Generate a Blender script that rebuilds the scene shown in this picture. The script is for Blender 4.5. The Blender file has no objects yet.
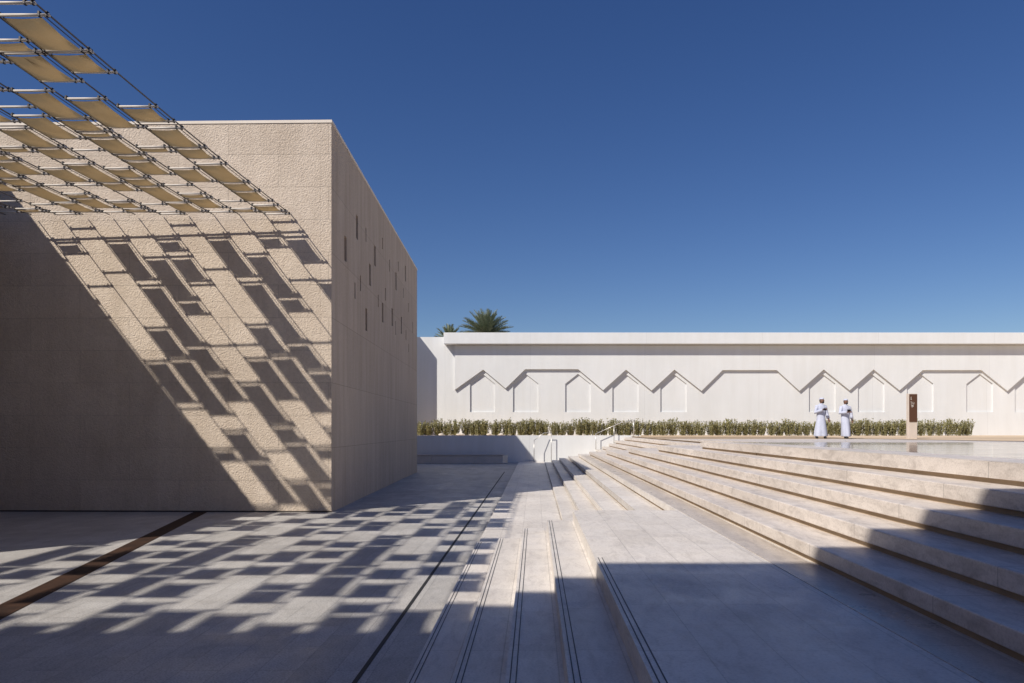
import bpy, bmesh, math, random
from mathutils import Vector, Matrix, Euler, Quaternion
random.seed(7)
SC = bpy.context.scene
COL = SC.collection
H = 1.875           # camera height above the lower pavement
F = 683.0
VX, VY = 535.0, 429.0
SR, SS = 1.04, 1.34        # sun travels (SR, 1, -SS)

# ------------------------------------------------------------------ helpers
def link(o):
    COL.objects.link(o); return o

def tag(o, label=None, cat=None, group=None, kind=None):
    if label: o['label'] = label
    if cat: o['category'] = cat
    if group: o['group'] = group
    if kind: o['kind'] = kind
    return o

def empty(name, loc, label, cat, group=None):
    o = link(bpy.data.objects.new(name, None)); o.location = loc
    o.empty_display_size = .2
    return tag(o, label, cat, group)

def obj(name, bm, mat, parent=None, smooth=False, keep=False):
    """bm is in world coordinates; a child is shifted to its parent's frame"""
    me = bpy.data.meshes.new(name)
    bmesh.ops.recalc_face_normals(bm, faces=bm.faces[:]) if not keep else None
    bm.to_mesh(me); bm.free()
    return obj_me(name, me, mat, parent, smooth)

def obj_me(name, me, mat, parent=None, smooth=False, spk=.78):
    mats = mat if isinstance(mat, (list, tuple)) else [mat]
    if not me.materials:
        for m in mats: me.materials.append(m)
    if smooth:
        for p in me.polygons: p.use_smooth = True
    o = link(bpy.data.objects.new(name, me))
    if parent is not None:
        o.parent = parent
        p = Vector((0, 0, 0)); q = parent
        while q is not None:
            p += q.location; q = q.parent
        o.location = -p
    return o

def box(bm, x0, x1, y0, y1, z0, z1, mi=0):
    vs = [bm.verts.new(c) for c in ((x0,y0,z0),(x1,y0,z0),(x1,y1,z0),(x0,y1,z0),(x0,y0,z1),(x1,y0,z1),(x1,y1,z1),(x0,y1,z1))]
    for f in ((0,3,2,1),(4,5,6,7),(0,1,5,4),(1,2,6,5),(2,3,7,6),(3,0,4,7)):
        bm.faces.new([vs[i] for i in f]).material_index = mi

def boxbm(*a):
    bm = bmesh.new(); box(bm, *a); return bm

def bevel(bm, w=.01, seg=1):
    bmesh.ops.bevel(bm, geom=bm.edges[:], offset=w, segments=seg, affect='EDGES', profile=.5)
    return bm

def prism(bm, pts, z0, z1):
    """pts: list of (x,y); z0/z1 numbers or functions of (x,y)"""
    f0 = z0 if callable(z0) else (lambda x, y: z0)
    f1 = z1 if callable(z1) else (lambda x, y: z1)
    a = [bm.verts.new((x, y, f0(x, y))) for x, y in pts]
    b = [bm.verts.new((x, y, f1(x, y))) for x, y in pts]
    n = len(pts)
    bm.faces.new(a[::-1]); bm.faces.new(b)
    for i in range(n):
        bm.faces.new((a[i], a[(i+1) % n], b[(i+1) % n], b[i]))

def tube(bm, p0, p1, r0, r1=None, n=8, cap=True):
    p0, p1 = Vector(p0), Vector(p1); r1 = r0 if r1 is None else r1
    d = (p1-p0).normalized()
    a = d.orthogonal().normalized(); b = d.cross(a)
    R = []
    for p, r in ((p0, r0), (p1, r1)):
        R.append([bm.verts.new(p + (a*math.cos(t)+b*math.sin(t))*r) for t in [2*math.pi*i/n for i in range(n)]])
    for i in range(n):
        bm.faces.new((R[0][i], R[0][(i+1) % n], R[1][(i+1) % n], R[1][i]))
    if cap:
        bm.faces.new(R[0][::-1]); bm.faces.new(R[1])

def polytube(bm, pts, r, n=6, radii=None):
    pts = [Vector(p) for p in pts]; rings = []
    a = None
    for i, p in enumerate(pts):
        d = (pts[min(i+1, len(pts)-1)] - pts[max(i-1, 0)]).normalized()
        if a is None: a = d.orthogonal().normalized()
        a = (a - d*a.dot(d)).normalized(); b = d.cross(a)
        rr = radii[i] if radii else r
        rings.append([bm.verts.new(p + (a*math.cos(t)+b*math.sin(t))*rr) for t in [2*math.pi*k/n for k in range(n)]])
    for i in range(len(rings)-1):
        for k in range(n):
            bm.faces.new((rings[i][k], rings[i][(k+1) % n], rings[i+1][(k+1) % n], rings[i+1][k]))
    bm.faces.new(rings[0][::-1]); bm.faces.new(rings[-1])

def ellipsoid(bm, c, r, u=12, v=8, rot=None):
    m = Matrix.Translation(c) @ (rot.to_matrix().to_4x4() if rot else Matrix.Identity(4)) @ Matrix.Diagonal((*r, 1))
    bmesh.ops.create_uvsphere(bm, u_segments=u, v_segments=v, radius=1, matrix=m)

def loft(bm, rings, close=True):
    R = [[bm.verts.new(p) for p in r] for r in rings]; n = len(R[0])
    for i in range(len(R)-1):
        for k in range(n):
            bm.faces.new((R[i][k], R[i][(k+1) % n], R[i+1][(k+1) % n], R[i+1][k]))
    if close:
        bm.faces.new(R[0][::-1]); bm.faces.new(R[-1])

def holed(outer, holes, thick, mtx):
    """flat sheet with openings: polygons in a (u,v) plane, thickness from w=0 to w=thick"""
    cu = bpy.data.curves.new('tmp', 'CURVE'); cu.dimensions = '2D'; cu.fill_mode = 'BOTH'
    cu.extrude = thick/2
    for poly in [outer]+holes:
        s = cu.splines.new('POLY'); s.points.add(len(poly)-1); s.use_cyclic_u = True
        for i, (u, v) in enumerate(poly): s.points[i].co = (u, v, 0, 1)
    o = link(bpy.data.objects.new('tmp', cu))
    dg = bpy.context.evaluated_depsgraph_get(); dg.update()
    me = bpy.data.meshes.new_from_object(o.evaluated_get(dg))
    me.transform(Matrix.Translation((0, 0, thick/2))); me.transform(mtx)
    bpy.data.objects.remove(o); bpy.data.curves.remove(cu)
    me.materials.clear()
    for p in me.polygons: p.use_smooth = False
    return me

# ------------------------------------------------------------------ materials
def mat(name, color=(.5,.5,.5), rough=.7, metal=0., spec=.5):
    m = bpy.data.materials.new(name); m.use_nodes = True
    b = m.node_tree.nodes['Principled BSDF']
    b.inputs['Base Color'].default_value = (*color, 1)
    b.inputs['Roughness'].default_value = rough
    b.inputs['Metallic'].default_value = metal
    b.inputs['Specular IOR Level'].default_value = spec
    return m

class NT:
    def __init__(s, m):
        s.t = m.node_tree; s.b = s.t.nodes['Principled BSDF']
    def n(s, typ, **kw):
        x = s.t.nodes.new(typ)
        for k, v in kw.items(): setattr(x, k, v)
        return x
    def l(s, a, b): s.t.links.new(a, b)
    def pos(s):
        return s.n('ShaderNodeNewGeometry').outputs['Position']
    def val(s, x, sock):
        if hasattr(x, 'is_linked') or hasattr(x, 'links'): s.l(x, sock)
        else: sock.default_value = x
    def math(s, op, a, b=0.):
        x = s.n('ShaderNodeMath', operation=op)
        s.val(a, x.inputs[0]); s.val(b, x.inputs[1]); return x.outputs[0]
    def vec(s, src, perm='XYZ', scale=(1,1,1), off=(0,0,0)):
        sp = s.n('ShaderNodeSeparateXYZ'); s.l(src, sp.inputs[0])
        cb = s.n('ShaderNodeCombineXYZ')
        for i, c in enumerate(perm):
            if c == '0': continue
            o = s.math('MULTIPLY', sp.outputs[c], scale[i])
            o = s.math('ADD', o, off[i]); s.l(o, cb.inputs[i])
        return cb.outputs[0]
    def noise(s, v, scale, detail=4, rough=.55, dist=0.):
        x = s.n('ShaderNodeTexNoise'); s.l(v, x.inputs['Vector'])
        x.inputs['Scale'].default_value = scale; x.inputs['Detail'].default_value = detail
        x.inputs['Roughness'].default_value = rough; x.inputs['Distortion'].default_value = dist
        return x.outputs['Fac']
    def ramp(s, f, stops):
        x = s.n('ShaderNodeValToRGB'); s.l(f, x.inputs[0]); e = x.color_ramp.elements
        while len(e) < len(stops): e.new(.5)
        for i, (p, c) in enumerate(stops):
            e[i].position = p; e[i].color = (*c, 1) if len(c) == 3 else c
        return x.outputs[0]
    def mix(s, fac, a, b, blend='MIX'):
        x = s.n('ShaderNodeMix', data_type='RGBA', blend_type=blend)
        s.val(fac, x.inputs[0])
        for i, c in ((6, a), (7, b)):
            if isinstance(c, tuple): x.inputs[i].default_value = (*c, 1)
            else: s.l(c, x.inputs[i])
        return x.outputs[2]
    def brick(s, v, w, h, mortar=.004, off=.5, c1=(.9,)*3, c2=(1,)*3, cm=(.5,)*3):
        x = s.n('ShaderNodeTexBrick'); s.l(v, x.inputs['Vector'])
        x.offset = off; x.inputs['Scale'].default_value = 1
        x.inputs['Brick Width'].default_value = w; x.inputs['Row Height'].default_value = h
        x.inputs['Mortar Size'].default_value = mortar; x.inputs['Mortar Smooth'].default_value = .2
        x.inputs['Color1'].default_value = (*c1, 1); x.inputs['Color2'].default_value = (*c2, 1)
        x.inputs['Mortar'].default_value = (*cm, 1)
        return x
    def bump(s, hgt, strength, dist, prev=None):
        x = s.n('ShaderNodeBump'); s.l(hgt, x.inputs['Height'])
        x.inputs['Strength'].default_value = strength; x.inputs['Distance'].default_value = dist
        if prev is not None: s.l(prev, x.inputs['Normal'])
        return x.outputs[0]
    def color(s, c): s.l(c, s.b.inputs['Base Color'])
    def normal(s, c): s.l(c, s.b.inputs['Normal'])

def m_facade():
    """big rough-picked sandstone blocks"""
    m = mat('rough_sandstone', rough=.9, spec=.15); t = NT(m); p = t.pos()
    bk = t.brick(t.vec(p, 'XZY', off=(.11, .02, 0)), 2.27, .735, .006, c1=(.925,.92,.915), c2=(1.0,)*3, cm=(.76,)*3)
    n1 = t.noise(p, 1.1, 4); n2 = t.noise(p, 16, 5, .65)
    base = t.ramp(n1, [(.3, (.65,.55,.45)), (.7, (.735,.63,.525))])
    base = t.mix(1., base, bk.outputs['Color'], 'MULTIPLY')
    base = t.mix(1., base, t.ramp(t.noise(t.vec(p, 'XYZ', (2.2, 2.2, .22)), 1.4, 5, .6), [(.35, (.92,.91,.90)), (.6, (1,1,1))]), 'MULTIPLY')
    spk = t.ramp(n2, [(.3, (.86,.85,.84)), (.6, (1,1,1))])
    t.color(t.mix(1., base, spk, 'MULTIPLY'))
    v = t.n('ShaderNodeTexVoronoi'); t.l(p, v.inputs['Vector']); v.inputs['Scale'].default_value = 30
    v.inputs['Randomness'].default_value = 1
    nb = t.noise(t.vec(p, 'XYZ', (1.1,1,1.5)), 17, 6, .68, .7)
    h = t.math('ADD', t.math('MULTIPLY', nb, 1.), t.math('MULTIPLY', v.outputs['Distance'], .55))
    inv = t.math('SUBTRACT', 1., bk.outputs['Fac'])
    b1 = t.bump(h, .8, .023)
    t.normal(t.bump(inv, .6, .01, b1))
    return m

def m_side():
    m = mat('ribbed_sandstone_shaded', rough=.85, spec=.15); t = NT(m); p = t.pos()
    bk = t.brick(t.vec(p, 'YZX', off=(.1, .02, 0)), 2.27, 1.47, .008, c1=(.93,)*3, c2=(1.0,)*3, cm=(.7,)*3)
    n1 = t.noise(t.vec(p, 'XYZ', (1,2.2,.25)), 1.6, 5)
    base = t.ramp(n1, [(.3, (.50,.395,.305)), (.7, (.61,.50,.40))])  # front stone darkened, the side wall's shade is in this colour
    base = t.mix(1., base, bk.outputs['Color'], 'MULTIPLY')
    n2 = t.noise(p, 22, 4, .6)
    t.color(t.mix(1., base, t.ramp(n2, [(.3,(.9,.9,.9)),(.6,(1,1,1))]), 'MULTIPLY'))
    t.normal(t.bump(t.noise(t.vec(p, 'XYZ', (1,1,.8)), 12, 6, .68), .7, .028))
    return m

def m_plain(name, c0, c1, rough=.8, bumpd=.004, scale=2.5, spec=.3):
    m = mat(name, rough=rough, spec=spec); t = NT(m); p = t.pos()
    n1 = t.noise(p, scale, 5, .6)
    t.color(t.ramp(n1, [(.3, c0), (.7, c1)]))
    t.normal(t.bump(t.noise(p, 40, 4), .4, bumpd))
    return m

def m_white():
    m = mat('white_render', rough=.85, spec=.2); t = NT(m); p = t.pos()
    n1 = t.noise(p, .35, 4, .6); n2 = t.noise(t.vec(p, 'XYZ', (3, 1, .35)), .8, 5, .6)
    c = t.ramp(n1, [(.3, (.72,.73,.735)), (.7, (.765,.775,.78))])
    c = t.mix(1., c, t.ramp(n2, [(.35, (.955,.95,.94)), (.65, (1,1,1))]), 'MULTIPLY')
    bk = t.brick(t.vec(p, 'XZY', off=(.3,.2,0)), 7.2, 30., .012, off=0, c1=(.975,)*3, c2=(1,)*3, cm=(.86,)*3)
    t.color(t.mix(1., c, bk.outputs['Color'], 'MULTIPLY'))
    t.normal(t.bump(t.noise(p, 30, 3), .3, .004))
    return m

def m_tiles(name, perm, w, h, off, c0, c1, rough=.5, mort=.004, vari=.9, joint=.55, spec=.4, vein=.5, frq=1.2, smooth=False, spk=.78):
    m = mat(name, rough=rough, spec=spec); t = NT(m); p = t.pos()
    bk = t.brick(t.vec(p, perm, off=off), w, h, mort, c1=(vari,)*3, c2=(1,)*3, cm=(joint,)*3)
    n1 = t.noise(p, frq, 6, .62, .8); n2 = t.noise(t.vec(p, 'XYZ', (1., .35, 1)), 9, 6, .65, 1.2); n3 = t.noise(p, 60, 3)
    c = t.ramp(n1, [(.3, c0), (.7, c1)])
    c = t.mix(vein, c, t.ramp(n2, [(.3, tuple(x*.72 for x in c0)), (.55, c1)]))
    c = t.mix(1., c, bk.outputs['Color'], 'MULTIPLY')
    c = t.mix(1., c, t.ramp(n3, [(.32, (spk,spk*.99,spk*.98)), (.55, (1,1,1))]), 'MULTIPLY')
    # footfall dust: broad faint blotches that belong to the floor
    c = t.mix(1., c, t.ramp(t.noise(p, .45, 5, .6), [(.35, (.87,.86,.85)), (.6, (1,1,1))]), 'MULTIPLY')
    t.color(c)
    r = t.ramp(t.noise(p, 2.5, 4), [(.3, (rough*.75,)*3), (.7, (min(1, rough*1.25),)*3)])
    t.l(r, t.b.inputs['Roughness'])
    inv = t.math('SUBTRACT', 1., bk.outputs['Fac'])
    t.normal(t.bump(inv, .5, .004, None if smooth else t.bump(n3, .15, .002)))
    return m

M = {}
M['facade'] = m_facade(); M['side'] = m_side(); M['white'] = m_white()
M['coping'] = m_plain('sunlit_edge_coping', (.74,.66,.57), (.80,.72,.63))  # same stone lightened, sun catching the top edge put into the colour
M['dark'] = mat('dark_opening', (.05,.04,.035), .6)
M['pave'] = m_tiles('grey_granite_paving', 'YX0', .6, .3, (.1,.05,0), (.48,.465,.445), (.62,.60,.575), .5, .004, .84, .68, .35, .35, .8, spk=.62)
M['marble'] = m_tiles('pale_limestone_paving', 'YX0', .92, .36, (.2,-.14,0), (.72,.665,.61), (.84,.79,.735), .42, .004, .88, .72, .4, .5, 2.0, spk=.84)
M['border'] = m_tiles('brown_limestone_border', 'YX0', 1.5, 3., (.2,.2,0), (.50,.44,.385), (.62,.55,.485), .32, .004, .93, .7, .5, .6)
M['step'] = m_tiles('beige_limestone_steps', 'YXZ', 1.8, 40., (.5,20,0), (.62,.55,.49), (.83,.755,.69), .42, .005, .9, .62, .7, .6, 4.5, spk=.84)
M['plaza'] = m_tiles('polished_limestone_paving', 'XY0', 1.2, .6, (.1,.1,0), (.17,.15,.13), (.36,.33,.29), .1, .004, .88, .7, .7, .5, smooth=True)
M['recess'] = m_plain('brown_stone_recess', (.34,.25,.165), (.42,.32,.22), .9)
M['sand'] = m_plain('beige_sand', (.58,.44,.30), (.66,.52,.37), .95, .01, 1.2)
M['ground'] = m_plain('desert_ground', (.36,.29,.21), (.42,.34,.26), .95, .02, .3)
M['strip'] = mat('dark_grip_strip', (.05,.05,.055), .6)
M['groove'] = mat('grey_groove', (.26,.23,.2), .7)
M['drain'] = mat('dark_drain_slot', (.02,.02,.02), .7)
M['fabric'] = None
def m_fabric():
    m = bpy.data.materials.new('tan_mesh_fabric'); m.use_nodes = True; t = NT(m); nt = t.t
    out = [n for n in nt.nodes if n.type == 'OUTPUT_MATERIAL'][0]
    p = t.pos(); c = t.ramp(t.noise(p, 3, 4), [(.3, (.52,.40,.235)), (.7, (.58,.455,.275))])
    w = t.noise(p, 180, 2); c = t.mix(1., c, t.ramp(w, [(.35,(.85,.85,.85)),(.6,(1,1,1))]), 'MULTIPLY')
    t.color(c); t.b.inputs['Roughness'].default_value = .9; t.b.inputs['Specular IOR Level'].default_value = .1
    tr = t.n('ShaderNodeBsdfTranslucent'); t.l(c, tr.inputs[0])
    mx = t.n('ShaderNodeMixShader'); mx.inputs[0].default_value = .38
    t.l(t.b.outputs[0], mx.inputs[1]); t.l(tr.outputs[0], mx.inputs[2]); t.l(mx.outputs[0], out.inputs[0])
    return m
M['fabric'] = m_fabric()
M['tube'] = mat('pale_painted_tube', (.62,.57,.51), .5, 0., .5)
M['clamp'] = mat('dark_clamp', (.035,.03,.03), .5, .3)
M['cable'] = mat('steel_cable', (.10,.09,.09), .5, .5)
M['rail'] = mat('brushed_steel', (.62,.60,.57), .35, .7)
def m_rust():
    m = mat('rusted_steel', rough=.75, spec=.3); t = NT(m); p = t.pos()
    t.color(t.ramp(t.noise(p, 3, 6, .65, .5), [(.3, (.022,.011,.007)), (.7, (.06,.028,.015))]))
    t.normal(t.bump(t.noise(p, 25, 4), .4, .004)); return m
M['rust'] = m_rust()
M['bronze'] = m_plain('low_bounce_brown_stone', (.15,.115,.085), (.2,.155,.115), .8)  # dark tone chosen to cut light bounced off the unseen wing
M['bench'] = m_plain('grey_stone_bench', (.56,.52,.47), (.66,.61,.56), .6)
def m_leaf(name, a, b):
    m = mat(name, rough=.65, spec=.3); t = NT(m); p = t.pos()
    t.color(t.ramp(t.noise(p, 9, 3), [(.35, a), (.65, b)]))
    return m
M['leaf'] = m_leaf('olive_leaves', (.15,.15,.065), (.34,.31,.15))
M['twig'] = mat('shrub_twigs', (.12,.085,.05), .9)
M['palm'] = m_leaf('palm_fronds', (.15,.18,.11), (.34,.37,.25))
M['bark'] = m_plain('palm_bark', (.13,.09,.06), (.22,.16,.11), .95, .02, 6)
M['rock'] = m_plain('pale_rock', (.55,.50,.44), (.68,.62,.55), .9, .01, 3)
M['skin'] = mat('brown_skin', (.16,.08,.05), .55)
M['robe'] = m_plain('white_cotton', (.45,.48,.60), (.53,.56,.68), .85, .003, 6)
M['shoe'] = mat('black_leather', (.015,.015,.018), .4)
M['phone'] = mat('black_glass', (.01,.01,.012), .2)
M['hair'] = mat('black_hair', (.012,.01,.01), .7)
M['signbrown'] = mat('brown_sign_panel', (.085,.038,.02), .5)
M['signwhite'] = mat('white_sign_print', (.5,.47,.43), .6)
M['signstone'] = m_plain('pinkish_sign_stone', (.55,.48,.42), (.62,.55,.49), .7)

# ------------------------------------------------------------------ camera, light, sky
cam = link(bpy.data.objects.new('camera', bpy.data.cameras.new('camera')))
cam.location = (0, 0, H); cam.rotation_euler = (math.pi/2, 0, 0)
cam.data.sensor_width = 36; cam.data.lens = F/1024*36
cam.data.shift_x = -(VX-512)/1024; cam.data.shift_y = (VY-341.5)/1024
cam.data.clip_start = .05; cam.data.clip_end = 3000
SC.camera = cam

sv = Vector((SR, 1, -SS)).normalized()
sun = link(bpy.data.objects.new('sun', bpy.data.lights.new('sun', 'SUN')))
sun.rotation_euler = sv.to_track_quat('-Z', 'Y').to_euler()
sun.location = (-20, -20, 30)
sun.data.energy = 5.0; sun.data.angle = math.radians(.55); sun.data.color = (1, .93, .83)
W = bpy.data.worlds.new('World'); SC.world = W; W.use_nodes = True
nt = W.node_tree; bg = nt.nodes['Background']
hs = nt.nodes.new('ShaderNodeHueSaturation'); hs.inputs['Saturation'].default_value = 1.24; hs.inputs['Hue'].default_value = .515
sky = nt.nodes.new('ShaderNodeTexSky'); sky.sky_type = 'NISHITA'; sky.sun_disc = False
sky.sun_elevation = math.atan2(SS, math.hypot(SR, 1))
sky.sun_rotation = math.atan2(-SR, -1)
sky.air_density = 1.0; sky.dust_density = .3; sky.ozone_density = 3.0; sky.altitude = 20
nt.links.new(sky.outputs[0], hs.inputs['Color']); nt.links.new(hs.outputs[0], bg.inputs[0]); bg.inputs[1].default_value = .08
SC.view_settings.view_transform = 'Standard'; SC.view_settings.look = 'None'
SC.view_settings.exposure = 0; SC.view_settings.gamma = 1
SC.render.engine = 'CYCLES'

# ------------------------------------------------------------------ ground and paving
g = bmesh.new(); vs = [g.verts.new(c) for c in ((-900,-400,-.06),(900,-400,-.06),(900,1500,-.06),(-900,1500,-.06))]; g.faces.new(vs)
tag(obj('ground', g, M['ground']), kind='structure', label='bare ground reaching the horizon behind the buildings')
g = bmesh.new(); vs = [g.verts.new(c) for c in ((-30,-1.5,0),(34,-1.5,0),(34,38.2,0),(-30,38.2,0))]; g.faces.new(vs)
tag(obj('pavement', g, M['pave']), kind='structure', label='grey granite pavement of the lower court')

def flat(name, pts, z, m, **kw):
    g = bmesh.new(); g.faces.new([g.verts.new((x, y, z)) for x, y in pts])
    for f in g.faces:
        if f.normal.z < 0: f.normal_flip()
    o = obj(name, g, m, keep=True); tag(o, **kw); return o
g = bmesh.new(); box(g, -1.352, -1.315, -1.4, 29.9, -.01, .004)
tag(obj('drain_channel', g, M['drain']), 'long thin black drain slot running along the grey pavement beside the steps', 'drain')
# rusted steel strip, skewed
a, b = Vector((-5.48, 7.0, 0)), Vector((-7.55, 15.42, 0)); d = (b-a).normalized(); a = a-d*9
nrm = Vector((d.y, -d.x, 0))*.15
g = bmesh.new(); prism(g, [tuple((a-nrm).xy), tuple((a+nrm).xy), tuple((b+nrm).xy), tuple((b-nrm).xy)], -.01, .005)
tag(obj('steel_strip', g, M['rust']), 'dark rusted steel strip set diagonally in the pavement towards the sandstone building', 'metal strip')

# ------------------------------------------------------------------ steps
ZL = [0, .15, .30, .45, .60, .745, .90, 1.07, 1.24, 1.415, 1.597]
XR = 34.
near_x = {1: -.88, 2: -.52, 3: -.17, 4: .17, 5: .526}
far_x = {1: .53, 2: .86, 3: 1.19, 4: 1.58, 5: 1.97}
DJ = 9.65
big_x = {6: 2.33, 7: 2.71, 8: 3.09, 9: 3.47, 10: 3.85}
jog_y = {1: 35.4, 2: 34.6, 3: 33.6, 4: 32.4, 5: 31.2, 6: 29.4, 7: 26.2, 8: 22.8, 9: 19.4, 10: 15.9}
jog_x = {1: 2.1, 2: 2.42, 3: 2.74, 4: 3.06, 5: 3.4, 6: 3.73, 7: 4.1, 8: 4.45, 9: 4.95, 10: 5.35}
GAP, INS, YE = .045, .035, 37.98
def segs(k):
    s = []
    if k <= 5:
        dj = {1: 10.45, 2: 9.87, 3: 9.83, 4: 9.57, 5: 9.49}[k]
        s.append((-1.5, dj, near_x[k], 'near')); s.append((dj, jog_y[k], far_x[k], 'far'))
    else:
        s.append((-1.5, jog_y[k], big_x[k], 'far'))
    s.append((jog_y[k], YE, jog_x[k], 'far'))
    return s
def zplaza(x, y):
    t = min(max((y-12)/17., 0), 1); return ZL[10] - .142*t
stairs = empty('stone_staircase', (.5, 3, 0), 'broad flight of pale limestone steps rising to the right from the grey pavement', 'steps')
names = {1:'lowest', 2:'second', 3:'third', 4:'fourth', 6:'first above the landing', 7:'second above the landing', 8:'third above the landing', 9:'fourth above the landing'}
for k in range(1, 11):
    top = ZL[k] if k < 10 else zplaza
    m = M['step'] if k in (6, 7, 8, 9) else M['marble']
    xr = XR
    g = bmesh.new(); p = bmesh.new()
    for (y0, y1, x0, kind) in segs(k):
        ys = [y0] + ([v for v in (12., 29.) if y0 < v < y1] if k == 10 else []) + [y1]
        for i in range(len(ys)-1):
            ya, yb = ys[i], ys[i+1]
            if kind == 'near':
                prism(g, [(x0, ya), (xr, ya), (xr, yb), (x0, yb)], ZL[k-1]-.002, top)
            else:
                prism(g, [(x0, ya), (xr, ya), (xr, yb), (x0, yb)], ZL[k-1]+GAP, top)
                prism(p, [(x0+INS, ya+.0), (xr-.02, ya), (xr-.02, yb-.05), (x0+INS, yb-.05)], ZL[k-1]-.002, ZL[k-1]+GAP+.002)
    if k == 5:
        o = tag(obj('landing', g, M['marble']), 'wide limestone landing between the lower and upper steps', kind='structure')
        par = o
    elif k == 10:
        bmesh.ops.recalc_face_normals(g, faces=g.faces[:])
        for f in g.faces:
            f.material_index = 0 if f.normal.z > .9 else 1
        o = tag(obj('plaza', g, [M['plaza'], M['step']]), 'polished upper plaza where two men walk', kind='structure')
        par = o
    else:
        if k > 5: bmesh.ops.bevel(g, geom=g.edges[:], offset=.009, segments=2, affect='EDGES', profile=.5)
        o = obj('step', g, m, stairs); par = o; o['label'] = names[k] + ' step of the limestone flight'
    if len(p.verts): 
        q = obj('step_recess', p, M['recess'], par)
    else: p.free()
    # pairs of grip lines near the nosing
    sg = segs(k)[0]
    if k < 10:
        if k > 5: continue
        s = bmesh.new(); w = .003 if k < 5 else .0028 if k == 5 else .0018
        y1 = sg[1]-.05 if k < 5 else 6.0
        for dx in (.028, .062) if k <= 5 else ():
            box(s, sg[2]+dx-w, sg[2]+dx+w, -1.4, y1, ZL[k]-.003, ZL[k]+.003)
        obj('grip_strip', s, M['strip'] if k <= 5 else M['groove'], par)
g = bmesh.new(); box(g, 1.99, 2.32, -1.4, 29.3, ZL[5]-.003, ZL[5]+.004)
tag(obj('border_paving', g, M['border']), 'brownish border of slabs along the foot of the big steps', kind='structure')

g = bmesh.new(); box(g, 3.875, 4.42, -1.4, 12, ZL[10]-.003, ZL[10]+.004)
prism(g, [(3.875, 12), (4.42, 12), (4.42, 15.85), (3.875, 15.85)], lambda x, y: zplaza(x, y)-.003, lambda x, y: zplaza(x, y)+.004)
tag(obj('edge_paving', g, M['step']), 'pale edge slabs along the rim of the plaza', kind='structure')
g = bmesh.new(); box(g, -.9, .52, 10.46, 37.97, -.002, .07)
bmesh.ops.bevel(g, geom=g.edges[:], offset=.006, segments=1, affect='EDGES')
tag(obj('pale_path', g, M['marble']), 'pale limestone path running from the near steps to the low white wall', kind='structure')
# sand and planting bed
flat('sand_bed', [(13.9, 30.4), (60, 30.4), (60, 43), (13.9, 43)], 1.475, M['sand'], kind='structure', label='beige sand strip between plaza and white wall')
def vx(y): return 12.5 + (13.9-12.5)*min(max((y-17.4)/13., 0), 1)
g = bmesh.new(); ys = [-1.5, 6, 12, 17.4, 23, 29, 30.4]; pr = None
for y in ys:
    cur = (g.verts.new((vx(y), y, zplaza(0, y)+.012)), g.verts.new((60, y, zplaza(0, y)+.012)))
    if pr: g.faces.new((pr[0], pr[1], cur[1], cur[0]))
    pr = cur
tag(obj('sand_verge', g, M['sand'], keep=True), kind='structure', label='beige sand beside the plaza')
g = bmesh.new(); prism(g, [(-30, 38.25), (13.9, 38.25), (13.9, 43), (-30, 43)], 1.2, 1.49)
tag(obj('planting_bed', g, M['sand']), kind='structure', label='raised sandy bed under the shrubs')
flat('sand_fill', [(5.36, 36.), (13.9, 36.), (13.9, 38.25), (5.36, 38.25)], 1.47, M['sand'], kind='structure', label='sand between plaza edge and shrubs')
# low white retaining wall
g = bmesh.new(); box(g, -30, 5.9, 38.0, 38.25, -.05, 1.515)
tag(obj('retaining_wall', bevel(g, .01), M['white']), 'low white retaining wall below the row of shrubs', 'wall')
# curb behind shrubs
g = bmesh.new(); box(g, -30, 13.9, 34.9, 35.0, -.5, -.4); g.free()

# bench
bn = empty('stone_bench', (-4, 37.2, 0), 'long low grey stone bench in front of the low white wall', 'bench')
for x0, x1 in ((-6.9, -5.62), (-5.61, -3.2), (-3.19, -1.75)):
    g = bmesh.new(); prism(g, [(x0, 36.95), (x1, 36.95), (x1+(.25 if x1 > -2 else 0), 37.6), (x0, 37.6)], 0, .44)
    obj('bench_block', bevel(g, .012), M['bench'], bn)
g = bmesh.new(); box(g, -6.95, -1.7, 36.9, 37.62, .443, .49); obj('seat', bevel(g, .008), M['signstone'], bn)

# ------------------------------------------------------------------ sandstone building
ZT = 8.77
Ax, Ay, Bx, By = -4.585, 15.38, -5.13, 29.7
bd = empty('sandstone_building', (-15, 16, 0), 'windowless sandstone block with rough lit front and shaded side wall of slits', 'building')
th = .25
def fy(x): return Ay + .02*(Ax-x)
g = bmesh.new(); prism(g, [(-30, fy(-30)), (Ax-th, fy(Ax-th)), (Bx-th, By), (-30, By)], 0, ZT)
obj('wall', g, M['facade'], bd)
# side wall in (u along wall, v up)
L = math.hypot(Bx-Ax, By-Ay); ud = Vector((Bx-Ax, By-Ay, 0))/L; wn = Vector((-ud.y, ud.x, 0))   # points left (-x)
if wn.x > 0: wn = -wn
def u_of(px):
    r = (px-VX)/F    # X = r*D ; X=Ax+ud.x u ; D=Ay+ud.y u
    return (r*Ay-Ax)/(ud.x-r*ud.y)
slots = [(345.5,236.5,261.2,1),(357,215.4,239.1,1),(366,227.7,241.7,0),(375,246,265.8,1),(382.5,237.8,249.2,0),(370,264,285.6,1),
 (360.5,275.5,290.9,0),(355,282.5,298.8,0),(389.5,259.7,271.5,0),(398.4,261.4,271.5,0),(405.4,265.8,281.2,1),(396,272.4,290,1),
 (385.4,288,300.5,0),(403.4,288,298,0),(378.2,294.8,307,0),(382.7,303,322.4,1),(366.3,308.3,330.8,1),(392.2,308.3,325.9,1),
 (395.6,321,335,0),(401.4,316.7,333.8,1),(408.6,303,312,0),(406,330,340,0),(408.7,344,352,0),(412.5,322,333,0)]
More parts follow.
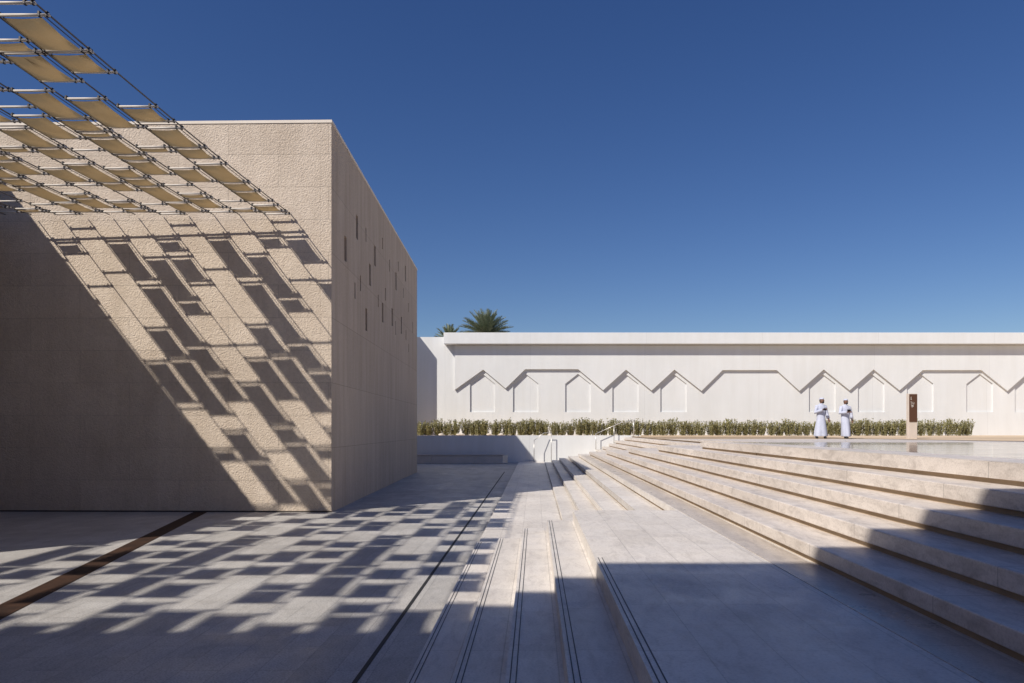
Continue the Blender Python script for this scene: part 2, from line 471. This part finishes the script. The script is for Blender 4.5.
holes = []
for px, ya, yb, big in slots:
    u = u_of(px); D = Ay+ud.y*u; w = .12 if big else .055
    z1, z0 = H+(VY-ya)/F*D, H+(VY-yb)/F*D
    holes.append([(u-w, z0), (u+w, z0), (u+w, z1), (u-w, z1)])
mt = Matrix(((ud.x, 0, wn.x, Ax), (ud.y, 0, wn.y, Ay), (0, 1, 0, 0), (0, 0, 0, 1)))
me = holed([(0, 0), (L, 0), (L, ZT), (0, ZT)], holes, th-.002, mt)
for v in me.vertices:
    if abs((v.co-Vector((Ax, Ay, 0))).dot(ud)) < .001: v.co.y = fy(v.co.x)
tb = bmesh.new(); tb.from_mesh(me); bmesh.ops.remove_doubles(tb, verts=tb.verts[:], dist=1e-5); bmesh.ops.recalc_face_normals(tb, faces=tb.faces[:]); tb.to_mesh(me); tb.free()
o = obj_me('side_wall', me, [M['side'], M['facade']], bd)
for p in me.polygons:
    if abs(p.normal.y) > .9 and p.center.y < Ay+.2: p.material_index = 1
for h in holes:
    g = bmesh.new()
    (u0, z0), (u1, z1) = h[0], h[2]
    c = [Vector((Ax, Ay, 0))+ud*u+wn*w for u, w in ((u0-.02, .18), (u1+.02, .18), (u1+.02, .2), (u0-.02, .2))]
    prism(g, [(v.x, v.y) for v in c], z0+.001, z1-.001)
    obj('slit_window', g, M['dark'], o)
g = bmesh.new()
prism(g, [(-30, fy(-30)-.015), (Ax+.015, Ay-.015), (Ax+.015, Ay+.3), (-30, fy(-30)+.3)], ZT+.001, ZT+.065)
ea = Vector((Ax, Ay, 0)); e = [ea-wn*.015+ud*.3, ea-wn*.015+ud*L, ea+wn*.3+ud*L, ea+wn*.3+ud*.3]
prism(g, [(v.x, v.y) for v in e], ZT+.001, ZT+.065)
obj('coping', g, M['coping'], bd)
g = bmesh.new(); prism(g, [(-30, fy(-30)-.02), (Ax-.0, Ay-.02), (Ax, Ay-.004), (-30, fy(-30)-.004)], 0, .03)
obj('base_joint', g, M['dark'], bd)

# buildings out of frame that cast the big shadows
wg = empty('side_wing', (-18, 8, 0), 'tall brown stone wing just left of the picture shading the court', 'building')
g = bmesh.new(); prism(g, [(-13.22, 5.5), (-13.22, fy(-13.22)-.02), (-29.9, fy(-29.9)-.02), (-29.9, -6.)], 0, 8.85); obj('wall', g, M['bronze'], wg)
g = bmesh.new(); prism(g, [(-13.20, 5.45), (-13.20, fy(-13.4)-.03), (-29.95, fy(-29.9)-.03), (-29.95, -6.1)], 8.86, 8.95); obj('coping', g, M['coping'], wg)
YB = -1.6; ZB = ZL[5] + (5.66-YB)*SS
rb = empty('rear_building', (5, -6, 0), 'tall sandstone building behind the viewer shading the front of the steps', 'building')
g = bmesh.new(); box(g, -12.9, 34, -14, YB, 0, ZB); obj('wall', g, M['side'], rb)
g = bmesh.new(); box(g, -12.95, 34.05, -14.05, YB+.05, ZB+.002, ZB+.08); obj('coping', g, M['coping'], rb)

rv = empty('rear_shade_volume', (-15, 33, 0), 'unseen rear volume added behind the sandstone block to shade the low wall', 'building')
g = bmesh.new(); box(g, -30, -6.67, By+.01, 33.6, 0, ZT); obj('wall', g, M['side'], rv)  # hidden volume added to throw shade on the low wall, ends before the shrubs
# ------------------------------------------------------------------ white wall
DW = 43.0
def PX(x, D=DW): return (x-VX)/F*D
def PZ(y, D=DW): return H+(VY-y)/F*D
ww = empty('white_boundary_wall', (10, DW, 1.4), 'long white wall with zigzag relief and pointed blind niches', 'wall')
g = bmesh.new(); box(g, PX(445), 70, DW+.09, DW+.5, -.05, PZ(334.6)); obj('wall', g, M['white'], ww)
def nich(x0, x1):
    a, b = PX(x0), PX(x1); return [(a, PZ(412)), (b, PZ(412)), (b, PZ(383.8)), ((a+b)/2, PZ(373.8)), (a, PZ(383.8))]
nx = [(470,495),(513,538.4),(565.2,590.6),(612.4,638.6),(660.4,686.6),(809,835.6),(858,884.5),(907,933.5),(966.5,993),(1015,1041),(1063,1089),(1112,1138)]
mt = Matrix(((1,0,0,0),(0,0,1,DW),(0,1,0,0),(0,0,0,1)))
me = holed([(PX(445), 1.2), (69.9, 1.2), (69.9, PZ(335.2)), (PX(445), PZ(335.2))], [nich(*n) for n in nx], .086, mt)
obj_me('niche_layer', me, M['white'], ww)
zz = [(454.9,390),(483.3,369.8),(505.6,388.5),(525.2,369.4),(578,369.4),(602.9,390.3),(625.7,369.8),(651.2,390.6),(674,369.8),(701,391),(722,370.3),
 (776,370.3),(798.7,391),(822.8,369.6),(848.7,390.4),(872.5,369.6),(898.4,390.4),(921.5,370.3),(980,370.3),(1006,391),(1030,369.8),(1055,390.6),(1079,369.8),(1104,391),(1127,370.3)]
poly = [(PX(x), PZ(y)) for x, y in zz] + [(69.8, PZ(370.3)), (69.8, PZ(345.5)), (PX(454.9), PZ(345.5))]
mt = Matrix(((1,0,0,0),(0,0,1,DW-.15),(0,1,0,0),(0,0,0,1)))
obj_me('zigzag_relief', holed(poly, [], .148, mt), M['white'], ww)
g = bmesh.new(); prism(g, [(PX(445), DW-.66), (70, DW-.66), (70, DW+.08), (PX(445), DW+.08)], PZ(345), PZ(334)); obj('cornice', bevel(g, .012), M['white'], ww)
pw = empty('plain_white_wall', (-8, DW, 1.4), 'plain white wall end left of the zigzag relief, half in shade', 'wall')
g = bmesh.new(); box(g, -30, PX(445)-.004, DW+.0, DW+.5, -.05, PZ(337)); obj('wall', g, M['white'], pw)
bk = empty('shade_block', (-10, 42, 0), 'unseen white block added behind the sandstone building to shade the plain wall', 'building')
zb = PZ(359)+1.4*SS; xb = PX(437)-1.4*SR  # added block, sized back from the shadow edge it casts on the plain wall
g = bmesh.new(); box(g, xb-6, xb, DW-1.4, DW-.003, 0, zb); obj('wall', g, M['white'], bk)

# ------------------------------------------------------------------ handrails
def rail_obj(par, pts, r=.022):
    g = bmesh.new(); polytube(g, pts, r*.8, 8); return obj('rail', g, M['rail'], par, True)
def post_obj(par, x, y, z0, z1):
    g = bmesh.new(); tube(g, (x, y, z0), (x, y, z1), .022, n=8); tube(g, (x, y, z0), (x, y, z0+.012), .05, n=12)
    return obj('post', g, M['rail'], par, True)
YR = 37.7
hr = empty('handrail', (4.3, YR, .75), 'steel handrail climbing the far steps beside the low wall', 'handrail')
rail_obj(hr, [(3.34, YR, ZL[5]+.86), (4.34, YR, ZL[7]+.98), (4.75, YR, ZL[8]+.98), (5.45, YR, ZL[10]+.74)])
post_obj(hr, 3.36, YR, ZL[5], ZL[5]+.86); post_obj(hr, 4.36, YR, ZL[7], ZL[7]+.98); 
hp = empty('rail_post', (5.45, YR, 1.45), 'single upright steel post at the head of the far steps', 'post')
post_obj(hp, 5.45, YR, 1.45, 2.38)
hr2 = empty('handrail', (.9, 37.3, 0), 'short looped steel handrail at the foot of the low white wall', 'handrail')
rail_obj(hr2, [(.9, 37.7, 1.66), (.5, 37.7, 1.66), (-.05, 37.45, 1.25)])
post_obj(hr2, .9, 37.7, 0, 1.66); 
g = bmesh.new(); tube(g, (-.05, 37.45, 0), (-.05, 37.45, 1.25), .022, n=8); obj('post', g, M['rail'], hr2, True)

# ------------------------------------------------------------------ canopy
PITCH, X0 = .587, -5.50
YW = 15.42
def cz(dl): return H + 4.84 - .040*dl + .0026*dl*dl
def cp(k, dl, dx=0): return Vector((X0-PITCH*k+dx, YW-dl, cz(dl)))
DEND = YW-YB
ordn = ['first','second','third','fourth','fifth','sixth','seventh','eighth','ninth','tenth','eleventh','twelfth','thirteenth','fourteenth','fifteenth','sixteenth','seventeenth','eighteenth','nineteenth','twentieth']
for k in range(13):
    nm = 'outermost' if k == 0 else ordn[k]
    c = empty('suspension_cable', cp(k, 0), 'thin dark cable, %s from the open right edge of the shade canopy' % ordn[k], 'cable', 'cables carrying the shade canopy')
    pts = [cp(k, t*DEND/40) for t in range(41)]
    g = bmesh.new(); polytube(g, pts, .011, 5); obj('strand', g, M['cable'], c)
base = {
 0: [(1.8,2.28),(2.33,3.27),(3.54,4.01),(4.05,4.78),(5.02,5.51),(6.48,6.96),(7.0,7.72),(8.95,9.5),(9.8,10.4),(10.75,11.5),(12.05,12.35),(12.4,13.0),(13.45,14.2)],
 1: [(.35,.54),(2.35,3.05),(3.84,4.04),(4.81,5.75),(6.25,6.93),(6.98,7.22),(7.75,8.1),(8.8,9.3),(9.83,10.7),(10.97,11.56),(13.3,14.1)],
 2: [(.64,1.32),(1.36,1.6),(2.75,3.43),(3.48,3.72),(3.76,4.42),(4.46,4.65),(4.69,5.11),(5.15,5.98),(6.73,7.1),(7.4,8.4),(10.1,10.6),(11.15,11.8),(12.07,12.75),(13.0,13.4),(13.5,14.3)],
 3: [(.35,1.0),(1.1,2.08),(2.12,2.54),(2.59,3.05),(4.39,5.21),(6.0,6.7),(8.25,8.52),(8.57,9.3),(9.36,10.95),(11.0,11.55),(11.62,12.7),(13.8,14.4)],
}
extra = {0: [(.38,.81),(1.11,1.77)], 5: [(.64,1.05)]}
bars = {}
def bar_bm(g, k, dl):
    p = cp(k, dl); z = p.z-.02
    tube(g, (p.x-.565, p.y, z), (p.x+.03, p.y, z), .0175, n=8)
CM = bpy.data.meshes.new('clamp'); g = bmesh.new()
box(g, -.013, .013, -.022, .022, -.04, .02); box(g, -.022, .022, -.012, .012, -.03, .012); bmesh.ops.bevel(g, geom=g.edges[:], offset=.003, segments=1, affect='EDGES')
g.to_mesh(CM); g.free(); CM.materials.append(M['clamp'])
def add_bar(t, k, dl, name):
    g = bmesh.new(); bar_bm(g, k, dl); b = obj(name, g, M['tube'], t, True)
    for dx in (0, -.085, -.545):
        c = link(bpy.data.objects.new('clamp', CM)); c.parent = b; c.location = cp(k, dl, dx)
for k in range(12):
    L_ = sorted(base[k % 4] + extra.get(k, []))
    for i, (a, b) in enumerate(L_):
        lab = 'tan fabric panel, %s from the wall in the %s' % (ordn[i], 'outermost right strip of the canopy' if k == 0 else '%s canopy strip from the right' % ordn[k])
        t = empty('shade_panel', cp(k, (a+b)/2), lab, 'shade panel', 'tan fabric panels of the shade canopy')
        g = bmesh.new(); n = max(2, int((b-a)/.3)); rows = []
        for j in range(n+1):
            dl = a+.035 + (b-a-.07)*j/n; s = .02*math.sin(math.pi*j/n)
            row = []
            for q in range(5):
                xx = -.08-.46*q/4; edge = .012*math.sin(math.pi*q/4)
                pin = .008*math.sin(math.pi*j/n)*(1 if q == 0 else -1 if q == 4 else 0)
                v = cp(k, dl, xx-pin); row.append(g.verts.new((v.x, v.y, v.z-.03-s*.6-edge)))
            rows.append(row)
        for j in range(n):
            for q in range(4): g.faces.new((rows[j][q], rows[j][q+1], rows[j+1][q+1], rows[j+1][q]))
        bmesh.ops.solidify(g, geom=g.faces[:], thickness=.003)
        obj('fabric', g, M['fabric'], t, True)
        for dx in (-.07, -.55):
            g = bmesh.new(); polytube(g, [cp(k, a+(b-a)*j/4, dx) for j in range(5)], .006, 4); obj('edge_rope', g, M['cable'], t)
        for dl in (a, b):
            add_bar(t, k, dl, 'spreader_bar')
# loose bars across open gaps
loose = {0: [.13,.3,7.94], 1: [.3,1.09], 2: [.3,2.13], 3: [.3,3.9,5.5], 4: [.13,.3,.87], 5: [.3,1.12,2.13], 6: [.3,2.13], 7: [.3,3.9], 8: [.13,.3,.87], 9: [.3,1.09,3.16], 10: [.3], 11: [.3]}
for k, L_ in loose.items():
    for i, dl in enumerate(sorted(L_)):
        t = empty('spreader_bar', cp(k, dl), 'pale loose bar, %s from the wall in the %s canopy strip from the right' % (ordn[i], ordn[k]), 'bar', 'bars bridging gaps of the shade canopy')
        add_bar(t, k, dl, 'tube')

# ------------------------------------------------------------------ shrubs
def shrub_mesh(seed):
    r = random.Random(seed); g = bmesh.new()
    for i in range(46):
        a = r.uniform(0, 6.28); rad = r.uniform(.0, .24); h = r.uniform(.55, .9) if i > 7 else r.uniform(.8, .98)
        lean = r.uniform(.0, .16)
        x0, y0 = math.cos(a)*rad*.75, math.sin(a)*rad*.75
        x1, y1 = math.cos(a)*(rad+lean), math.sin(a)*(rad+lean)
        tube(g, (x0, y0, -.03), (x1, y1, h*.96), .006, .002, 3, False)
        for f in g.faces[-3:]: pass
        for j in range(34):
            t = r.uniform(.05, 1.0)
            p = Vector((x0+(x1-x0)*t, y0+(y1-y0)*t, h*t))
            b = r.uniform(0, 6.28); up = r.uniform(.6, 2.2)
            d = Vector((math.cos(b), math.sin(b), up)).normalized()
            l = r.uniform(.05, .115); w = l*.17; s = d.cross(Vector((0, 0, 1))).normalized()
            s = (Quaternion(d, r.uniform(0, 3.1)) @ s)
            vs = [g.verts.new(p), g.verts.new(p+d*l*.5+s*w), g.verts.new(p+d*l), g.verts.new(p+d*l*.5-s*w)]
            g.faces.new(vs)
    me = bpy.data.meshes.new('shrub'); g.to_mesh(me); g.free()
    me.materials.append(M['leaf']); return me
SM = [shrub_mesh(100+i) for i in range(7)]
xs = [421, 428.5, 438, 446, 454, 466.5, 473, 479, 484.5, 496, 506, 513, 521]
x = 528.
while x < 972: xs.append(x); x += random.uniform(7.6, 10.4)
for i, px in enumerate(xs):
    D = 40.6 + random.uniform(-.15, .15)
    side = i < len(xs)/2
    def od(n):
        if n <= 20: return ordn[n-1]
        t, u = divmod(n, 10); T = {2:'twent',3:'thirt',4:'fort'}[t]
        return T+('ieth' if u == 0 else 'y-'+ordn[u-1])
    lab = 'olive shrub by the white wall, %s from the %s end of the row' % (od(i+1) if side else od(len(xs)-i), 'left' if side else 'right')
    o = link(bpy.data.objects.new('shrub', SM[random.randrange(7)]))
    s = random.uniform(.84, 1.06)
    o.location = ((px-VX)/F*D, D, 1.48); o.rotation_euler = (0, 0, random.uniform(0, 6.28)); o.scale = (s*random.uniform(1.15, 1.45),)*2 + (s*1.02,)
    tag(o, lab, 'shrub', 'olive shrubs along the foot of the white wall')
# pale rocks
rk = [(441,'small pale rock between the shrubs at the left end of the bed'), (462,'pale rock in the first wide gap between shrubs'), (459,'tiny pale rock beside the first wide gap between shrubs'), (489,'pale rock in the second gap between shrubs'), (501,'pale rock in the third gap between shrubs')]
for i, (px, lab) in enumerate(rk):
    g = bmesh.new(); D = 39.9; bmesh.ops.create_icosphere(g, subdivisions=2, radius=.11)
    for v in g.verts:
        v.co = Vector((v.co.x*1.5, v.co.y, v.co.z*.7)) * random.uniform(.85, 1.12)
        v.co += Vector(((px-VX)/F*D, D, 1.55))
    tag(obj('rock', g, M['rock'], None), lab, 'rock', 'pale rocks between the shrubs')

# ------------------------------------------------------------------ palms behind the wall
def palm(px, yc, D, R, label, nf, seed):
    r = random.Random(seed)
    cx, cyz = (px-VX)/F*D, H+(VY-yc)/F*D
    t = empty('date_palm', (cx, D, 0), label, 'palm tree', 'date palms beyond the white wall')
    g = bmesh.new(); n = 26
    pts = [(cx+.1*math.sin(i*.3), D, -.06+(cyz+.06)*i/n) for i in range(n+1)]
    polytube(g, pts, .2, 10, [.24-.05*i/n + (.03 if i % 2 else 0) for i in range(n+1)])
    obj('trunk', g, M['bark'], t)
    g = bmesh.new()
    for i in range(nf):
        az = i*2.39996+r.uniform(-.2, .2); el = math.radians(86-80*(i/nf)**1.0+r.uniform(-7, 7)); Ln = R*r.uniform(.85, 1.12)
        h = Vector((math.cos(az), math.sin(az), 0)); p = Vector((cx, D, cyz)); e = el; prev = None; steps = 13; rib = []
        for s in range(steps+1):
            rib.append(p.copy()); d = h*math.cos(e)+Vector((0, 0, 1))*math.sin(e)
            p = p + d*Ln/steps; e -= math.radians(r.uniform(.8, 2.8))
        polytube(g, rib, .02, 4, [.03*(1-.8*q/steps) for q in range(steps+1)])
        for s in range(1, steps+1):
            d = (rib[s]-rib[s-1]).normalized(); sd = d.cross(Vector((0, 0, 1))).normalized(); upv = sd.cross(d)
            for sub in (0, .33, .66):
                q = rib[s-1].lerp(rib[s], sub)
                ll = Ln*.26*math.sin(math.pi*min(1, (s+sub)/(steps+1)*.85+.12))+.05
                for sg_ in (-1, 1):
                    dd = (d*.85+sd*sg_*.75+upv*r.uniform(.25, .6)).normalized(); w = .028
                    a = q+d*w; b = q-d*w; c = q+dd*ll
                    g.faces.new([g.verts.new(a), g.verts.new(b), g.verts.new(c)])
    obj('crown', g, M['palm'], t)
palm(486, 336.5, 52, 2.05, 'full green date palm crown rising behind the white wall', 95, 3)
palm(449, 343, 56, 1.5, 'small date palm tip barely showing above the wall left of the larger palm', 40, 5)

# ------------------------------------------------------------------ sign pylon
SD = 29.2; sx0, sx1 = (908.8-VX)/F*SD, (917.3-VX)/F*SD; zb_, zt_ = zplaza(0, SD)-.03, H+(VY-393.5)/F*SD
sg = empty('sign_pylon', ((sx0+sx1)/2, SD, zb_), 'tall slim stone sign pillar with a dark brown panel, right of the two men', 'sign')
g = bmesh.new(); box(g, sx0, sx1, SD, SD+.2, zb_, zt_); obj('pillar', bevel(g, .008), M['signstone'], sg)
g = bmesh.new(); px0, px1 = sx0+.012, sx1-.012; pz0 = H+(VY-421.8)/F*SD
box(g, px0, px1, SD-.025, SD-.001, pz0, zt_-.03); obj('panel', bevel(g, .003), M['signbrown'], sg)
def glyph(parts):
    g = bmesh.new()
    for (x, z, w, h) in parts: box(g, px0+x, px0+x+w, SD-.03, SD-.026, zt_-z-h, zt_-z)
    return g
obj('lettering', glyph([(.06,.14,.022,.11),(.05,.25,.05,.018),(.06,.33,.02,.05)]), M['signwhite'], sg)
obj('lettering', glyph([(.06,.40,.03,.02),(.10,.37,.02,.05),(.13,.41,.05,.018),(.19,.385,.02,.045),(.14,.355,.02,.016),(.06,.45,.06,.018),(.15,.45,.05,.018)]), M['signwhite'], sg)
obj('arrow', glyph([(.09,.50,.075,.022),(.07,.52,.11,.022),(.10,.54,.022,.06),(.145,.545,.022,.03)]), M['signwhite'], sg)

# ------------------------------------------------------------------ people
def ring(c, rx, ry, n=20, fold=0., ph=0., yaw=0.):
    out = []
    for i in range(n):
        a = 2*math.pi*i/n; f = 1+fold*math.sin(a*5+ph)+fold*.5*math.sin(a*9+ph*2)
        x, y = math.cos(a)*rx*f, math.sin(a)*ry*f
        out.append(Vector((c[0]+x*math.cos(yaw)-y*math.sin(yaw), c[1]+x*math.sin(yaw)+y*math.cos(yaw), c[2])))
    return out

def skin_body(name, verts, edges, rad, root, material, parent):
    me = bpy.data.meshes.new(name); me.from_pydata(verts, edges, []); o = link(bpy.data.objects.new(name, me))
    md = o.modifiers.new('s', 'SKIN'); md.use_smooth_shade = True
    for i, r in enumerate(rad):
        me.skin_vertices[0].data[i].radius = (r, r) if not isinstance(r, tuple) else r
        me.skin_vertices[0].data[i].use_root = (i == root)
    o.modifiers.new('d', 'SUBSURF').levels = 2
    dg = bpy.context.evaluated_depsgraph_get(); dg.update()
    m2 = bpy.data.meshes.new_from_object(o.evaluated_get(dg)); bpy.data.objects.remove(o)
    m2.materials.clear(); return m2

def person(px, yfeet, D, hgt, label, pose):
    k = hgt/1.75
    bx, bz = (px-VX)/F*D, zplaza(0, D)
    P = lambda x, y, z: Vector((bx+x*k, D+y*k, bz+z*k))
    t = empty('person', (bx, D, bz), label, 'person', None)
    lf, rf = pose['feet']      # (x,y) of feet
    # body: one continuous skinned figure; x to viewer's right, -y towards viewer
    V, E, R = [], [], []
    def add(p, r, prev=None):
        V.append(tuple(p)); R.append(r*k)
        if prev is not None: E.append((prev, len(V)-1))
        return len(V)-1
    hx = pose.get('lean', 0)
    pel = add(P(0, 0, .95), .13)
    ch = add(P(hx*.5, 0, 1.22), .14, pel); sh = add(P(hx, .0, 1.42), .10, ch); nk = add(P(hx, 0, 1.50), .055, sh)
    hx2 = pose['head']
    add(P(hx+hx2*.3, -.01, 1.57), .06, nk); hd = add(P(hx+hx2*.5, -.015, 1.65), .085, len(V)-1); add(P(hx+hx2*.5, 0, 1.72), .06, hd)
    for s, (fx, fyy), kn in ((-1, lf, pose['knee'][0]), (1, rf, pose['knee'][1])):
        h = add(P(s*.09, 0, .88), .09, pel); kk = add(P(*kn, .48), .06, h); a = add(P(fx, fyy, .09), .042, kk)
        add(P(fx+pose['face']*.05, fyy-.12, .03), .03, a)
    hands = []
    for s, el, hnd in ((-1, *pose['larm']), (1, *pose['rarm'])):
        a = add(P(hx+s*.17, 0, 1.38), .045, sh); e_ = add(P(*el), .045, a); w = add(P(*hnd), .028, e_)
        dv = (Vector(hnd)-Vector(el)).normalized(); hands.append((w, Vector(hnd), dv))
        pm = add(P(*(Vector(hnd)+dv*.06)), .034, w)
        sd = dv.cross(Vector((0, 1, 0))).normalized()
        for j, (o_, l_) in enumerate(((-.027, .065), (-.009, .08), (.009, .078), (.027, .06))):
            f0 = add(P(*(Vector(hnd)+dv*.10+sd*o_)), .0095, pm)
            f1 = add(P(*(Vector(hnd)+dv*(.10+l_*.55)+sd*o_+Vector((0, -.012, -.01)))), .0085, f0)
            add(P(*(Vector(hnd)+dv*(.10+l_*.8)+sd*o_+Vector((0, -.035, -.015)))), .0075, f1)
        th_ = add(P(*(Vector(hnd)+dv*.05+sd*.04)), .011, w); add(P(*(Vector(hnd)+dv*.09+sd*.06+Vector((0, -.02, 0)))), .009, th_)
    me = skin_body('body', V, E, R, 0, M['skin'], t)
    body = obj_me('body', me, M['skin'], t, True)
    # face and head shape
    hc = P(hx+hx2*.5, -.02, 1.635); yaw = pose['yaw']; q = Euler((0, 0, yaw))
    fwd = Vector((math.sin(yaw), -math.cos(yaw), 0)); sdv = Vector((math.cos(yaw), math.sin(yaw), 0)); up = Vector((0, 0, 1))
    g = bmesh.new(); ellipsoid(g, hc, (.082*k, .102*k, .122*k), 16, 12, q)
    ellipsoid(g, hc+fwd*.075*k-up*.07*k, (.04*k, .035*k, .035*k), 10, 8, q)              # jaw
    tube(g, hc+fwd*.09*k+up*.01*k, hc+fwd*.125*k-up*.022*k, .008*k, .016*k, 8)             # nose
    for s in (-1, 1): ellipsoid(g, hc+sdv*s*.08*k-up*.01*k, (.01*k, .02*k, .032*k), 8, 6, q)   # ears
    obj('head', g, M['skin'], t, True)
    g = bmesh.new()
    for s in (-1, 1): ellipsoid(g, hc+fwd*.094*k+sdv*s*.03*k+up*.012*k, (.012*k, .006*k, .007*k), 8, 6, q)
    obj('eyes', g, M['hair'], t, True)
    g = bmesh.new(); ellipsoid(g, hc+fwd*.068*k-up*.072*k, (.05*k, .045*k, .045*k), 12, 8, q); ellipsoid(g, hc-fwd*.012*k+up*.0*k, (.083*k, .094*k, .10*k), 12, 8, q)
    obj('beard', g, M['hair'], t, True)
    g = bmesh.new()
    loft(g, [ring(hc+up*z*k-fwd*.01*k, .088*k*s_, .108*k*s_, 20, 0, 0, yaw) for z, s_ in ((.062, 1.0), (.075, 1.01), (.098, .92), (.118, .74), (.13, .48), (.136, .1))])
    obj('cap', g, M['robe'], t, True)
    # robe
    rings = []; fx = (lf[0]+rf[0])/2
    sp = abs(rf[0]-lf[0])/2
    prof = [(.10, .10+sp, .13, fx), (.14, .102+sp, .13, fx), (.35, .12+sp*.8, .135, fx*.8), (.6, .15+sp*.4, .14, fx*.5), (.85, .18, .145, 0), (1.0, .178, .14, 0), (1.12, .175, .135, hx*.3),
            (1.28, .205, .145, hx*.7), (1.38, .215, .125, hx*.9), (1.44, .175, .10, hx), (1.485, .09, .075, hx), (1.52, .064, .064, hx)]
    my = (lf[1]+rf[1])/2-.03; spy = abs(lf[1]-rf[1])/2
    for z, rx, ry, cx in prof:
        w_ = max(0, 1-z/.9)
        rings.append(ring(P(cx, my*w_, z), (rx+.02*w_)*k, (ry+(spy+.03)*w_)*k, 40, .075*max(0, 1-z/1.15), pose['ph']+z*.8))
    g = bmesh.new(); loft(g, rings)
    obj('robe', g, M['robe'], t, True)
    for s, (el, hnd) in ((-1, pose['larm']), (1, pose['rarm'])):
        g = bmesh.new(); a = P(hx+s*.15, 0, 1.41); b = P(*el); c = P(*hnd); c2 = b.lerp(c, .93)
        polytube(g, [a, a.lerp(b, .2), a.lerp(b, .6), b, b.lerp(c2, .5), c2], .06, 14, [.092*k, .09*k, .077*k, .068*k, .066*k, .07*k])
        obj('sleeve', g, M['robe'], t, True)
    for fx_, fy_ in (lf, rf):
        g = bmesh.new(); c = P(fx_+pose['face']*.03, fy_-.05, .045)
        ellipsoid(g, c, (.055*k, .14*k, .05*k), 12, 8, Euler((0, 0, pose['face']*.6)))
        ellipsoid(g, P(fx_, fy_, .09), (.05*k, .06*k, .07*k), 10, 8)
        obj('shoe', g, M['shoe'], t, True)
    if pose.get('phone'):
        c = P(*pose['phone']); g = bmesh.new()
        box(g, c.x-.075, c.x+.075, c.y-.05, c.y-.035, c.z-.04, c.z+.045)
        o = obj('phone', bevel(g, .004), M['phone']); tag(o, pose['plabel'], 'phone')
    return t
# man on the left: phone at the chest in his right hand, other arm down
person(821.0, 438.6, 29.6, 1.76, 'man in white robe holding a dark phone at his chest, left of the two',
  dict(feet=((-.19,-.0),(.12,-.12)), knee=((-.12,-.02),(.08,-.07)), face=-.2, yaw=.55, head=.05, lean=.0, ph=.4,
       larm=((-.27,-.06,1.13),(-.02,-.27,1.24)), rarm=((.25,.02,1.12),(.29,-.06,.86)), phone=(.03,-.30,1.25), plabel='dark phone held up by the left man in white'))
person(845.2, 438.9, 29.3, 1.70, 'man in white robe reading a small dark phone, right of the two',
  dict(feet=((-.05,-.12),(.07,.05)), knee=((-.06,-.08),(.08,.0)), face=.1, yaw=.35, head=.03, lean=.0, ph=1.7,
       larm=((-.27,-.08,1.14),(-.03,-.30,1.17)), rarm=((.26,.0,1.12),(.27,-.05,.87)), phone=(-.0,-.33,1.24), plabel='small dark phone held by the right man in white'))
